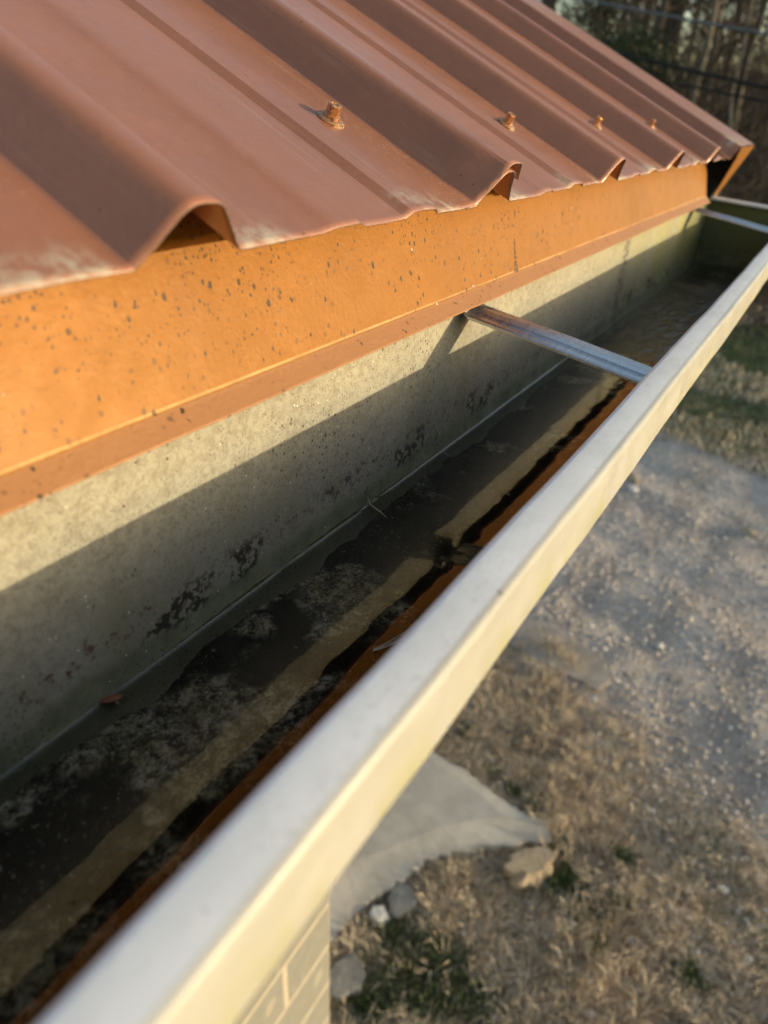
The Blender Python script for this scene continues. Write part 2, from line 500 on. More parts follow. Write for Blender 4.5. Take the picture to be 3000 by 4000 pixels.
def blade_mat(name, a, b, c3, trans=True):
    k = M(name, .6, 0, .3)
    a_n = k.n.new('ShaderNodeAttribute'); a_n.attribute_name = 'tint'
    k.color(k.mix(a_n.outputs['Fac'], a, b))
    k.b.inputs['Subsurface Weight'].default_value = 0
    return k.m
mat_straw = blade_mat('dry_grass', (.37, .285, .20), (.84, .71, .53), None)
mat_green = blade_mat('green_grass', (.04, .07, .025), (.15, .19, .065), None)
mat_bark = simple('bark', (.10, .08, .06), (.05, .04, .032), 6, .9, 30, .02)
mat_bark2 = simple('pale_bark', (.20, .17, .13), (.11, .095, .075), 6, .85, 30, .01)
mat_twig = simple('twigs', (.095, .072, .052), (.05, .04, .032), 4, .9)
mat_ever = blade_mat('evergreen_leaves', (.014, .028, .010), (.045, .065, .022), None)

# ------------------------------------------------------------------ ground (one sheet to the horizon)
def stretch(a, b, n, far, m_):
    core = np.linspace(a, b, n)
    g = np.geomspace(1, 1 + (far), m_) - 1
    return np.concatenate([a - g[::-1][:-1], core, b + g[1:]])
n1, n2, n3 = vnoise(1), vnoise(2), vnoise(3)
def ss(a, b, x):
    t = np.clip((x - a) / (b - a), 0, 1); return t * t * (3 - 2 * t)
def ground_h(x, y):
    x = np.asarray(x, float); y = np.asarray(y, float)
    near = 1 - ss(9, 15, np.hypot(x, y))
    h = .020 * n1(x * 1.7, y * 1.7) * near + .010 * n2(x * 5, y * 5) * near
    # tyre ruts crossing the gravel
    u = x - .35 * y
    h = h + .022 * np.sin(u * 7.5) * ss(3.2, 4.2, x) * (1 - ss(6.6, 7.4, x)) * (0.6 + .4 * n3(x * .8, y * 1.2))
    # wooded bank, only on the house side of the view
    hill = ss(13, 34, x) * ss(-16, -3, y + .2 * (x - 20)) * 2.6 + ss(34, 130, x) * ss(-40, 0, y) * 6.0
    h = h + hill * (1 + .12 * n1(x * .2, y * .2))
    # flat by the building
    flat = ss(.2, .9, np.maximum(np.maximum(x - 2.4, .5 - y), 0))
    return h * np.where((x < 2.6) & (y > .3), flat, 1.0)
gx = stretch(-1.5, 14, 210, 900, 40)
gy = stretch(-4, 5, 130, 900, 40)
GX, GY = np.meshgrid(gx, gy)
GZ = ground_h(GX, GY)
V = np.stack([GX.ravel(), GY.ravel(), GZ.ravel()], 1)
nx, ny = len(gx), len(gy)
ii, jj = np.meshgrid(np.arange(nx - 1), np.arange(ny - 1))
b0 = (jj * nx + ii).ravel()
F = np.stack([b0, b0 + 1, b0 + nx + 1, b0 + nx], 1)
g = obj('ground', bulk('ground', V, F, mat_ground, True))
tag(g, kind='structure')

# ------------------------------------------------------------------ house
WX, WY = .972, .686                         # the wall corner nearest the camera
TH = R(26.6); CT, ST = math.cos(TH), math.sin(TH)
EY, EZ = .167, H - .043                     # valley line of the roof sheets at the eave
XR = 1.3095                                 # last rib
XT = 1.374                                  # outer face of the gable trim
X0 = -3.2
house = empty('house', (WX, WY, 0), 'small block house with a copper brown ribbed metal roof', 'house')

def rp(x, v, h):                            # point on the roof: x along the eave, v up the slope, h off the sheet
    return (x, EY + v * CT - h * ST, EZ + v * ST + h * CT)

def rib_profile(xs):
    """height of the sheet over its flat at x"""
    out = []
    pitch = .229
    for x in xs:
        d = (x - .1645 + pitch / 2) % pitch - pitch / 2          # from the nearest rib centre
        pts = [(-.0240, 0), (-.0226, .0005), (-.0105, .0138), (-.0085, .0158), (-.0065, .0173), (-.0045, .0181), (-.0015, .0185), (.0025, .0185), (.0052, .0181),
               (.0074, .0170), (.0092, .0152), (.0106, .0134), (.0210, .0006), (.0225, 0)]
        h = 0.
        for (a, ha), (b, hb) in zip(pts, pts[1:]):
            if a <= d <= b: h = ha + (hb - ha) * (d - a) / (b - a)
        e = (x - .1645) % pitch
        for cm, hm, sl_ in ((.0835, .0019, .0090), (.1465, .0026, .0055)):
            q = abs(e - cm)
            if q < .0145: h = max(h, hm * min(1, (.0145 - q) / (sl_ if e < cm else .0045)))
        out.append(h)
    return out

def sheet_xs(a, b):
    pitch = .229
    offs = [-.0240, -.0226, -.0180, -.0105, -.0085, -.0065, -.0045, -.0015, .0025, .0052, .0074, .0092, .0106, .0150, .0210, .0225]
    for cm in (.0835, .1465):
        offs += [cm - .0145, cm - .0090, cm - .0055, cm, cm + .0100, cm + .0145]
    offs += [.05, .115, .185]
    xs = set()
    for k in range(-20, 8):
        for o_ in offs:
            x = .1645 + k * pitch + o_
            if a - 1e-6 <= x <= b + 1e-6: xs.add(round(x, 5))
    xs |= {round(a, 5), round(b, 5)}
    return sorted(xs)

SL = 3.6                                    # slope length
vs = [0, .004, .01, .02, .035, .06, .1, .2, .4, .8, 1.6, 2.6, SL]
en = vnoise(9)
def roof_sheet(a, b, lift=0., over=False):
    xs = sheet_xs(a, b); hs = rib_profile(xs)
    def fn(i, v):
        x, h = xs[i], hs[i] + lift
        wob = math.exp(-v / .012) * (.0009 * float(en(x * 30, 3)) + .00035 * float(en(x * 110, 7)))
        h2 = h + math.exp(-v / .02) * .0005 * float(en(x * 70, 1))
        if over and x > .1645 + .229 - .012 and b < .45:     # the lapping edge springs open at the eave
            h2 += .0030 * math.exp(-v / .05) + .0006
            if x > b - .012: x = x + .0035 * math.exp(-v / .05)
        # dent beside the lap at the eave
        if over:
            q = ((x - .3835) / .0035) ** 2 + ((v - .006) / .007) ** 2
            h2 -= .0028 * math.exp(-q)
        return rp(x, v - (-wob if v < .03 else 0), h2)
    V, F = grid(range(len(xs)), vs, fn)
    me = mesh('roof_panel', V, F, mat_roof, True)
    me.set_sharp_from_angle(angle=R(16))
    me.materials.append(mat_edge)
    o = obj('roof_panel', me, house)
    solid(o, .00045).modifiers[0].material_offset_rim = 1
    return o
pA = roof_sheet(-.5225 - .02, .1645 + .229 + .0150, .0010, True)
pB = roof_sheet(.1645 + .229 - .0335, 1.282, 0.)
pC = roof_sheet(X0, -.5225 + .015, .0010)
tag(pA, label='rusty brown roof sheet lapping over its neighbour with a sprung edge')

# screws: hexagonal head, flange, domed washer, rubber ring -- a part of their sheet
def lathe_rings(rings, seg=20):
    V, F = [], []
    for r, z in rings:
        for s in range(seg):
            a = 2 * math.pi * s / seg; V.append((r * math.cos(a), r * math.sin(a), z))
    for j in range(len(rings) - 1):
        for s in range(seg):
            F.append((j * seg + s, j * seg + (s + 1) % seg, (j + 1) * seg + (s + 1) % seg, (j + 1) * seg + s))
    F.append(tuple(range((len(rings) - 1) * seg, len(rings) * seg)))
    return V, F
def screw_head_me():
    V, F = lathe_rings([(.0026, .0), (.0042, .0026), (.0047, .0030), (.0047, .0036), (.0040, .0039), (.0034, .0040)], 24)
    seg = 6
    n0 = len(V)
    rings = [(.00365, .0036), (.00365, .0082), (.0033, .0088), (.0025, .0088), (.0022, .0081)]
    for r, z in rings:
        for s in range(seg):
            a = math.pi / 3 * s + .35; V.append((r * math.cos(a), r * math.sin(a), z))
    for j in range(len(rings) - 1):
        for s in range(seg):
            F.append((n0 + j * seg + s, n0 + j * seg + (s + 1) % seg, n0 + (j + 1) * seg + (s + 1) % seg, n0 + (j + 1) * seg + s))
    F.append(tuple(n0 + (len(rings) - 1) * seg + s for s in range(seg)))
    me = mesh('roofing_screw', V, F, mat_screw)
    Vw, Fw = lathe_rings([(.0070, .0), (.0076, .0002), (.0077, .0008), (.0072, .0011)], 32)
    n0 = len(me.vertices)
    # washer dome and rubber lip live in the same screw mesh
    V2 = [tuple(v.co) for v in me.vertices]
    F2 = [tuple(p.vertices) for p in me.polygons]
    mats = [0] * len(F2)
    nb = len(V2); V2 += Vw; F2 += [tuple(i + nb for i in f) for f in Fw]; mats += [1] * len(Fw)
    Vd, Fd = lathe_rings([(.0074, .0010), (.0074, .0016), (.0066, .0022), (.0052, .0027), (.0036, .0033), (.0020, .0036)], 32)
    nb = len(V2); V2 += Vd; F2 += [tuple(i + nb for i in f) for f in Fd]; mats += [0] * len(Fd)
    me2 = mesh('roofing_screw', V2, F2, mat_screw)
    me2.materials.append(mat_rubber)
    me2.polygons.foreach_set('material_index', mats)
    me2.update()
    return me2
sm = screw_head_me()
nrm = Vector((0, -ST, CT))
for k in range(-12, 5):
    x = .339 + .229 * k
    for v in (.080, 1.2, 2.3):
        if v > .1 and k < -4: continue
        if k == 4: x -= .018
        p = rp(x + random.uniform(-.0015, .0015), v + random.uniform(-.001, .001), .0004)
        par = pB if x > .40 else (pA if x > -.5 else pC)
        o = obj('roofing_screw', sm, None, p)
        tilt = Vector((random.uniform(-.08, .08), random.uniform(-.08, .02), 0))
        o.rotation_euler = (nrm + tilt).to_track_quat('Z', 'Y').to_euler()
        adopt(o, par)

# back slope and ridge, so the roof is whole from elsewhere too
ry, rz = EY + SL * CT, EZ + SL * ST
V, F = grid([X0, XR], [0, 1], lambda x, t: (x, ry + t * SL * CT, rz - t * SL * ST))
solid(obj('back_slope', mesh('back_slope', V, F, mat_roof), house), .002)
V, F = grid([X0, XR + .005], [-1, 0, 1], lambda x, t: (x, ry + t * .14, rz + .028 - abs(t) * .07))
solid(obj('ridge_cap', mesh('ridge_cap', V, F, mat_roof), house), .001)

# drip edge: inclined face under the sheets, a bend, and a kicked out lip
dp = [(.222, -.0285), (.214, -.0300), (.2065, -.0330), (.2035, -.0400), (.1912, -.0962), (.1906, -.0974), (.1899, -.0984), (.1889, -.0995),
      (.1829, -.1052), (.1824, -.1057)]
XE = 1.272
xs = list(np.linspace(X0, XE, 240))
def dfn(x, i):
    y, z = dp[i]
    s = float(en(x * 9, 2)) * .0005 + float(en(x * 31, 4)) * .0002
    return (x, y + s * (1 if 2 < i else .5), H + z + s * .5)
V, F = grid(xs, range(len(dp)), dfn)
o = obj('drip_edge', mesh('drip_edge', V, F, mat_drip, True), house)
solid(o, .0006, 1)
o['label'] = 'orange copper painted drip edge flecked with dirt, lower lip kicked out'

# boards behind it, soffit, and an added dark fill for the rake hollow's shade
obj('fascia_board', box_me('fascia_board', (X0, .211, H - .26), (XE - .02, .249, H - .036), mat_wood, .001), house)
obj('soffit', box_me('soffit', (X0, .251, H - .262), (XR - .03, WY - .003, H - .25), mat_wood), house)
obj('rake_hollow_fill', box_me('rake_hollow_fill', (0, 0, 0), (.05, SL, .115), mat_dark), house)
bb = bpy.data.objects['rake_hollow_fill']
bb.location = Vector((XT - .062, EY + .052, EZ - .115 + .0)) - Vector(house.location)
bb.rotation_euler = (TH, 0, 0)

# rake trim: L-shaped, top flange on the sheet, face hanging down, closing tab at its eave end
tr = [(1.205 - XT, .0012), (1.218 - XT, .0016), (1.2275 - XT, .0180), (1.2290 - XT, .0192), (1.2310 - XT, .0196), (-.003, .0200), (-.0006, .0196), (0, .0184), (0, -.060), (-.002, -.065), (-.0075, -.0672)]
V, F = grid(range(len(tr)), [-.004, .004, .05, .5, 1.5, SL], lambda i, v: rp(XT + tr[i][0], v, tr[i][1]))
rt = obj('rake_trim', mesh('rake_trim', V, F, mat_roof), house)
solid(rt, .0008, 1)
tabv = [rp(x, -.0055, h) for x, h in ((XT - .0006, .0190), (1.2300, .0188), (1.2650, .0020), (1.2790, -.0120), (1.3180, -.0460), (1.3360, -.0600), (1.3600, -.0662), (XT - .0006, -.0662))]
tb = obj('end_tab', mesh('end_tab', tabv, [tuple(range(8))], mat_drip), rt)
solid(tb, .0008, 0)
o = obj('trim_screw', sm, None, rp(XT + .0012, .016, -.024))
o.rotation_euler = (0, math.pi / 2, 0)
adopt(o, rt)

# walls of concrete blocks in a running bond
CH, BL = .2032, .4064
wall = obj('wall', box_me('wall', (X0, WY + .0010, -.05), (WX - .0010, WY + 5.6, 13 * CH), mat_mortar), house)
blk = {}
def block(L_):
    if L_ not in blk:
        bm = bmesh.new(); bmesh.ops.create_cube(bm, size=1)
        for v in bm.verts:
            v.co = Vector((v.co.x * L_, v.co.y * .02, v.co.z * (CH - .0165)))
        bmesh.ops.bevel(bm, geom=[e for e in bm.edges if all(v.co.y < 0 for v in e.verts)], offset=.0012, segments=1, affect='EDGES')
        me = bpy.data.meshes.new('block'); bm.to_mesh(me); bm.free(); me.materials.append(mat_block)
        blk[L_] = me
    return blk[L_]
for c in range(13):
    zc = c * CH + CH / 2 - .0005
    odd = (c % 2 == 0)
    # long side
    x = WX
    first = True
    while x > -1.2:
        L_ = BL if not (first and odd) else BL / 2
        first = False
        me = block(round(L_ - .0145, 4))
        o = obj('block', me, None, (x - L_ / 2 - (.0 if x < WX - .01 else -.004), WY + .0098 + random.uniform(-.0004, .0004), zc))
        adopt(o, wall)
        x -= L_
    # gable side, turned; only near the corner
    y = WY + (0 if odd else .0)
    first = True
    while y < WY + 2.2:
        L_ = BL if not (first and not odd) else BL / 2
        first = False
        me = block(round(L_ - .0145, 4))
        o = obj('block', me, None, (WX - .0098 + random.uniform(-.0004, .0004), y + L_ / 2 + .006, zc))
        o.rotation_euler = (0, 0, math.pi / 2)
        adopt(o, wall)
        y += L_
g_me = mesh('gable_wall', [(WX - .05, WY, 13 * CH), (WX - .05, ry + (ry - WY), 13 * CH), (WX - .05, ry, rz - .06)], [(0, 1, 2)], mat_block)
solid(obj('gable_wall', g_me, house), .05)

# ------------------------------------------------------------------ gutter
gutter = empty('gutter', (0.4, .13, H - .215), 'cream aluminium roof gutter half full of dark standing water', 'gutter')
GX0, GX1 = -2.6, 1.346
ZI = -.128                                  # rim level, inner edge
# cross-section of the trough, from the hidden top of its back down, along the bottom, up the ogee front
gp = [(.1975, -.0830), (.1950, -.0835), (.1942, -.0860), (.1940, -.170), (.1937, -.1985), (.1925, -.2085), (.1890, -.2135), (.182, -.2150),
      (.150, -.2155), (.118, -.2155), (.112, -.2135), (.107, -.205), (.100, -.192), (.088, -.178), (.072, -.169), (.062, -.160), (.0585, -.1500), (.0600, -.1400), (.0610, -.1270)]
xs = list(np.linspace(GX0, GX1, 200))
def gfn(x, i):
    y, z = gp[i]
    if x > 1.262 and i < 3: z = -.1045 - i * .0005
    s = float(en(x * 4, 11)) * .0006
    return (x, y + s, H + z)
V, F = grid(xs, range(len(gp)), gfn)
tro = obj('trough', mesh('trough', V, F, mat_gin, True), gutter)
solid(tro, .0007, 1)
# front rim: rounded hem on top, flat front band
YO, ZB = .0537, -.1470
rm = [(.0590, -.1488), (.0575, -.1490), (YO + .0012, ZB - .0006), (YO + .0002, ZB), (YO, ZB + .0008), (YO, ZB + .0014), (YO, -.1252), (YO, -.1245), (YO + .0003, -.1237), (YO + .0009, -.1232),
      (YO + .0015, -.1230), (YO + .0022, -.1229), (.0610, -.1224), (.0662, -.1220), (.0670, -.1220), (.0678, -.1222), (.0684, -.1229), (.0686, -.1245), (.0684, -.1295), (.0674, -.1312)]
def rfn(x, i):
    y, z = rm[i]
    s = float(en(x * 3, 21)) * .0009 + float(en(x * 15, 23)) * .00030 + float(en(x * 60, 25)) * .00008
    return (x, y + s, H + z + s * .6)
V, F = grid(xs, range(len(rm)), rfn)
rim = obj('front_rim', mesh('front_rim', V, F, mat_rim, True), gutter)
solid(rim, .0008, 1)
rim['label'] = 'white painted front rim of the gutter with a flat top'
# end cap with a folded top flange
cv = [(GX1, y, H + z) for y, z in [(.196, -.1035), (.1945, -.17), (.1925, -.2095), (.182, -.2155), (.118, -.2155), (.107, -.205), (.100, -.192), (.088, -.178),
                                  (.072, -.169), (.0600, -.156), (.0555, -.150), (.0550, -.1140)]]
cap = obj('end_cap', mesh('end_cap', cv, [tuple(range(len(cv)))[::-1]], mat_gin), gutter)
solid(cap, .0009, 0)
V, F = grid(range(5), [0, .25, .5, .75, 1], lambda i, t: (GX1 + [-.0075, -.0072, -.001, .004, .0042][i], .1965 - t * .143, H + [-.1065, -.1035, -.1025, -.1028, -.1065][i] - t * .0115))
fl = obj('cap_flange', mesh('cap_flange', V, F, mat_rim), cap)
solid(fl, .0008)
# hanger straps: folded edges, raised bead along the middle, turned up tab and screw at the back
def strap(xc, flip=1):
    pr = [(-.0155, -.0020), (-.0155, -.0004), (-.0148, 0), (-.0100, 0), (-.0085, -.0008), (-.0070, 0), (-.0030, .0001), (-.0018, .0027), (.0018, .0027),
          (.0030, .0001), (.0070, 0), (.0085, -.0008), (.0100, 0), (.0148, 0), (.0155, -.0004), (.0155, -.0020)]
    path = [(.1938, -.0960, 1, 0), (.1934, -.1060, 1, 0), (.1905, -.1095, .7, .7), (.1860, -.1118, 0, 1), (.13, -.1212, 0, 1), (.0700, -.1322, 0, 1), (.0610, -.1336, 0, 1)]
    V, F = grid(range(len(pr)), range(len(path)),
                lambda i, j: (xc + pr[i][0] * (1 if j > 2 else .82), path[j][0] - path[j][2] * pr[i][1], H + path[j][1] + path[j][3] * pr[i][1]))
    o = obj('hanger_strap', mesh('hanger_strap', V, F, mat_alu), gutter)
    solid(o, .0012, 0)
    md = o.modifiers.new('b', 'BEVEL'); md.width = .0004; md.segments = 2; md.limit_method = 'ANGLE'
    V, F = lathe_rings([(.0048, 0), (.0050, .0012), (.0042, .0034), (.0040, .0040), (.0022, .0042)], 12)
    s = obj('strap_screw', mesh('strap_screw', V, F, mat_alu), None, (xc - .0125, .1925, H - .1068))
    s.rotation_euler = (math.pi / 2, 0, 0)
    adopt(s, o)
    return o
for xc in (.4315, 1.203, -.34, -1.12):
    strap(xc)

# sludge bed on the bottom of the gutter, and the water over it
sn, sn2 = vnoise(31), vnoise(32)
xs = list(np.linspace(GX0 + .01, GX1 - .002, 700)); ys = list(np.linspace(.1925, .1085, 40))
def sfn(x, y):
    h = .0042 + .0022 * float(sn(x * 22, y * 22)) + .0012 * float(sn2(x * 80, y * 80)) + .0007 * float(sn(x * 240, y * 240))
    h *= .8 + .3 * float(sn2(x * 6, 2))
    return (x, y, H - .2155 + max(.0012, h))
V, F = grid(xs, ys, sfn)
F = [f[::-1] for f in F]
sl = obj('sludge', mesh('sludge', V, F, mat_sludge, True))
tag(sl, 'black sludge with pale crusts on the gutter bottom under the water', 'sludge', kind='stuff')
ZW = H - .2052
prof = [(.19375, .0026), (.19355, .0020), (.1931, .0013), (.1924, .0007), (.1912, .0003), (.1895, .0001), (.187, 0), (.17, 0), (.14, 0), (.1065, 0)]
def wfn(x, i):
    y, z = prof[i]
    mz = 1.6 + .35 * float(sn(x * 9, 5)) * (1 if abs(x - .2) < 2 else 1)
    # the water film lets go of the metal at bits of debris
    for xb, wb in ((.1235, .004), (.236, .003), (.252, .002), (.315, .005), (.228, .0015)):
        mz *= 1 - math.exp(-((x - xb) / wb) ** 2)
    if x > .62: mz *= max(.0, 1 - (x - .62) / .15)
    return (x, y, ZW + z * max(mz, 0))
V, F = grid(list(np.linspace(GX0 + .01, GX1 - .001, 900)), range(len(prof)), wfn)
F = [f[::-1] for f in F]
wt = obj('water', mesh('water', V, F, mat_water, True))
tag(wt, kind='structure')

# bits in the gutter
def shred(name, pts, width, mat, label, cat, seed=0):
    r_ = random.Random(seed)
    V, F = [], []
    n = len(pts)
    for i, p in enumerate(pts):
        t = i / (n - 1); wd = width * math.sin(math.pi * (0.08 + .84 * t))
        d = (Vector(pts[min(i + 1, n - 1)]) - Vector(pts[max(i - 1, 0)])).normalized()
        s = d.cross(Vector((0, 0, 1))).normalized()
        for q in (-1, 0, 1):
            V.append(tuple(Vector(p) + s * q * wd + Vector((0, 0, (.35 * width if q == 0 else 0) + r_.uniform(-.1, .1) * width))))
    for i in range(n - 1):
        for q in range(2):
            a = i * 3 + q; F.append((a, a + 1, a + 4, a + 3))
    o = obj(name, mesh(name, V, F, mat))
    solid(o, width * .25, 0)
    return tag(o, label, cat)
shred('leaf_bit', [(.1195, .1932, ZW + .0016), (.1220, .1915, ZW + .0018), (.1242, .1905, ZW + .0013), (.1268, .1890, ZW + .001)], .0020, mat_leafb,
      'tiny reddish brown scrap of leaf stuck at the water line on the gutter back', 'leaf')
def grass_head(base, tip, n, label, cat):
    V, F = [], []
    b, t = Vector(base), Vector(tip)
    d = (t - b); L_ = d.length; d.normalize(); s = d.cross(Vector((0, 0, 1))).normalized()
    def quad(a, c, wd):
        k_ = len(V); e = (c - a).normalized().cross(Vector((0, 0, 1))).normalized() * wd
        V.extend([tuple(a - e), tuple(a + e), tuple(c + e * .4), tuple(c - e * .4)]); F.append((k_, k_ + 1, k_ + 2, k_ + 3))
    quad(b, t, .00012)
    for i in range(n):
        a = b + d * L_ * (.03 + .97 * i / n) + s * .002 * math.sin(i * .15)
        for sg in (1, -1):
            quad(a, a + s * sg * .0012 + d * .0012 + Vector((0, 0, .0004)), .00016)
    o = obj('grass_seed_head', mesh('grass_seed_head', V, F, mat_pale)); solid(o, .0001, 0)
    return tag(o, label, cat)
grass_head((.2045, .1215, ZW + .0006), (.2330, .1135, ZW + .0012), 26,
           'pale bristly seed head floating on the dark water beside the front rim', 'seed head')
shred('straw_wisp', [(.313, .1936, ZW + .006), (.3125, .1905, ZW + .002), (.311, .183, ZW + .0006), (.307, .176, ZW + .0004)], .0005, mat_straw,
      'thin curled grass stem hanging from the gutter back into the water', 'stem')

# ------------------------------------------------------------------ slabs and stones on the ground
def slab(name, outer, inner, top, mat, label, cat, base=-.03, sub=7, rag=.011, fall=.12):
    r_ = random.Random(len(outer))
    def dens(P):
        out = []
        for i in range(len(P)):
            a, b = Vector((*P[i], 0)), Vector((*P[(i + 1) % len(P)], 0))
            for k_ in range(sub):
                p = a.lerp(b, k_ / sub)
                if k_: p += Vector((r_.uniform(-rag, rag), r_.uniform(-rag, rag), 0))
                out.append(p)
        return out
    O = dens(outer); rag = .003; I = dens(inner)
    n = len(O)
    V = [(p.x, p.y, base) for p in O] + [(p.x, p.y, top - fall * (p - q).length) for p, q in zip(O, I)] + [(p.x, p.y, top) for p in I]
    F = [(i, (i + 1) % n, n + (i + 1) % n, n + i) for i in range(n)] + [(n + i, n + (i + 1) % n, 2 * n + (i + 1) % n, 2 * n + i) for i in range(n)]
    F.append(tuple(2 * n + i for i in range(n)))
    me = mesh(name, V, F, mat)
    bm = bmesh.new(); bm.from_mesh(me); bmesh.ops.triangulate(bm, faces=[f for f in bm.faces if len(f.verts) > 4]); bm.to_mesh(me); bm.free()
    return tag(obj(name, me), label, cat)
outer = [(2.412, 1.10), (2.395, .862), (2.35, .705), (2.311, .521), (2.345, .396), (2.26, .338), (2.116, .524), (1.966, .679), (1.861, .78), (1.739, .812),
         (1.625, .871), (1.496, .915), (1.346, .938), (1.00, 1.00), (1.00, 2.6), (2.46, 2.6)]
inner = [(2.37, 1.16), (2.325, .90), (2.292, .72), (2.245, .60), (2.235, .575), (2.19, .63), (2.10, .72), (2.02, .80), (1.93, .86), (1.80, .94),
         (1.69, 1.03), (1.60, 1.07), (1.45, 1.10), (1.03, 1.14), (1.03, 2.55), (2.42, 2.55)]
slab('concrete_slab', outer, inner, .062, mat_concrete, 'pale beige concrete slab with broken sloping edges at the foot of the house', 'slab')
P = [(3.70, 1.40), (3.80, .88), (3.66, .44), (3.47, .42), (3.39, .455), (3.42, .713), (3.48, 1.05), (3.50, 1.40)]
slab('old_concrete_strip', P, [(x * .985 + .054, y * .97 + .02) for x, y in P], .016, mat_concrete2, 'flat grey concrete strip sunk in the gravel', 'slab')

def rock(name, cx, cy, L_, W_, Hh, rot, mat, label, seed, cat='stone', sink=.25, sub=3, flat=0.):
    bm = bmesh.new(); bmesh.ops.create_icosphere(bm, subdivisions=sub, radius=1)
    f1, f2 = vnoise(seed), vnoise(seed + 50)
    for v in bm.verts:
        p = v.co.copy()
        k_ = 1 + .26 * float(f1(p.x * 1.3 + 5, p.y * 1.3 + p.z)) + .16 * float(f2(p.x * 3.5, p.y * 3.5 + p.z * 2)) + .07 * float(f1(p.x * 9, p.y * 9 + p.z * 7))
        p *= k_
        if flat: p.z = max(-1, min(flat, p.z))
        v.co = Vector((p.x * L_ / 2, p.y * W_ / 2, p.z * Hh / 2))
    me = bpy.data.meshes.new(name); bm.to_mesh(me); bm.free(); me.materials.append(mat)
    o = obj(name, me, None, (cx, cy, float(ground_h(cx, cy)) + Hh * (.5 - sink)))
    o.rotation_euler = (0, 0, rot)
    return tag(o, label, cat)
rock('sandstone_rock', 2.075, .375, .28, .155, .15, math.atan2(-.16, .21) , mat_sand_rock, 'tan sandstone rock lying in dry grass just off the slab corner', 5, sub=4, flat=.5)
rock('flat_stone', 1.64, .775, .15, .12, .075, .4, mat_grey_rock, 'flat grey stone against the lower edge of the slab', 8, flat=.6)
rock('pale_block', 1.535, .835, .085, .07, .085, .9, mat_pale_rock, 'small pale broken block beside the flat grey stone', 12, flat=.7)
rock('broken_slab_piece', 1.25, .81, .16, .15, .085, .2, mat_grey_rock, 'grey broken slab piece in the grass near the wall corner', 15, flat=.5)
rock('white_stone', 4.021, .232, .055, .045, .04, .2, mat_pale_rock, 'single white stone standing out on the grey gravel, farthest from the slab', 21)
rock('white_stone', 3.309, .455, .045, .035, .03, .8, mat_pale_rock, 'white stone in front of the sunk concrete strip', 22)
rock('white_stone', 2.477, -.387, .05, .04, .03, 1.3, mat_pale_rock, 'white stone at the border of gravel and dry grass', 23)
rock('white_stone', 1.951, .139, .05, .035, .03, .5, mat_pale_rock, 'white stone among green tufts below the sandstone rock', 24)
rock('white_stone', 2.212, -.523, .045, .04, .03, .1, mat_pale_rock, 'white stone in the dry grass nearest the right edge', 25)
rock('tan_stone', 6.40, 1.01, .20, .10, .05, .6, mat_sand_rock, 'long tan stone beside the gutter rim on the far gravel', 26)
rock('tan_stone', 6.17, .95, .11, .08, .05, .3, mat_pale_rock, 'rounder pale stone next to the long tan stone', 27)
rock('tan_stone', 5.89, -.07, .14, .09, .05, 1.0, mat_sand_rock, 'tan stone at the right of the gravel', 28)

# loose gravel: small stones as one mass
ico = bmesh.new(); bmesh.ops.create_icosphere(ico, subdivisions=1, radius=1)
ico.verts.ensure_lookup_table()
IV = np.array([tuple(v.co) for v in ico.verts]); IF = np.array([[v.index for v in f.verts] for f in ico.faces]); ico.free()
def in_gravel(x, y):
    e1 = x - (.45 * y + 2.95) - .25 * n1(x * 1.6, y * 1.6); e2 = x - (.30 * y + 7.25)
    return (e1 > -.15) & (e2 < .2)
def scatter(n, xr, yr, smin, smax, pw=2.):
    x = rng.uniform(*xr, n); y = rng.uniform(*yr, n)
    s = smin + (smax - smin) * rng.random(n) ** pw
    return x, y, s
def stones_mesh(name, x, y, s, mat):
    n = len(x)
    sc = s[:, None] * rng.uniform(.6, 1.25, (n, 3)) * np.array([1, 1, .7])
    a = rng.uniform(0, 6.28, n); ca, sa = np.cos(a), np.sin(a)
    jit = 1 + rng.uniform(-.22, .22, (n, 12))
    Q = IV[None] * jit[:, :, None] * sc[:, None]
    X_ = Q[:, :, 0] * ca[:, None] - Q[:, :, 1] * sa[:, None] + x[:, None]
    Y_ = Q[:, :, 0] * sa[:, None] + Q[:, :, 1] * ca[:, None] + y[:, None]
    Z_ = Q[:, :, 2] + (ground_h(x, y) + sc[:, 2] * .35)[:, None]
    V = np.stack([X_, Y_, Z_], 2).reshape(-1, 3)
    F = (IF[None] + (np.arange(n) * 12)[:, None, None]).reshape(-1, 3)
    me = bulk(name, V, F, mat)
    at = me.attributes.new('tint', 'FLOAT', 'POINT')
    at.data.foreach_set('value', np.repeat(rng.random(n), 12).astype(np.float32))
    return me
def stone_tint_mat():
    k = M('gravel_stones', .85, 0, .3)
    a = k.n.new('ShaderNodeAttribute'); a.attribute_name = 'tint'
    c = k.mix(k.ramp(a.outputs['Fac'], 0, .85, 0, 1, False), (.26, .23, .21), (.74, .65, .57))
    c = k.mix(k.ramp(a.outputs['Fac'], .95, .99), c, (.88, .78, .68))
    k.color(c); return k.m
mat_gs = stone_tint_mat()
x, y, s = scatter(34000, (2.2, 8.2), (-1.9, 2.0), .003, .016, 3.0)
kp = in_gravel(x, y); x, y, s = x[kp], y[kp], s[kp]
o = obj('gravel', stones_mesh('gravel', x, y, s, mat_gs)); tag(o, 'grey and brown gravel scattered over the yard', 'gravel', kind='stuff')
x, y, s = scatter(1600, (1.2, 3.4), (-1.4, 1.3), .004, .02, 3)
kp = ~((x < 2.45) & (y > 1.3 - .45 * x + .0)) & ~in_gravel(x, y); x, y, s = x[kp], y[kp], s[kp]
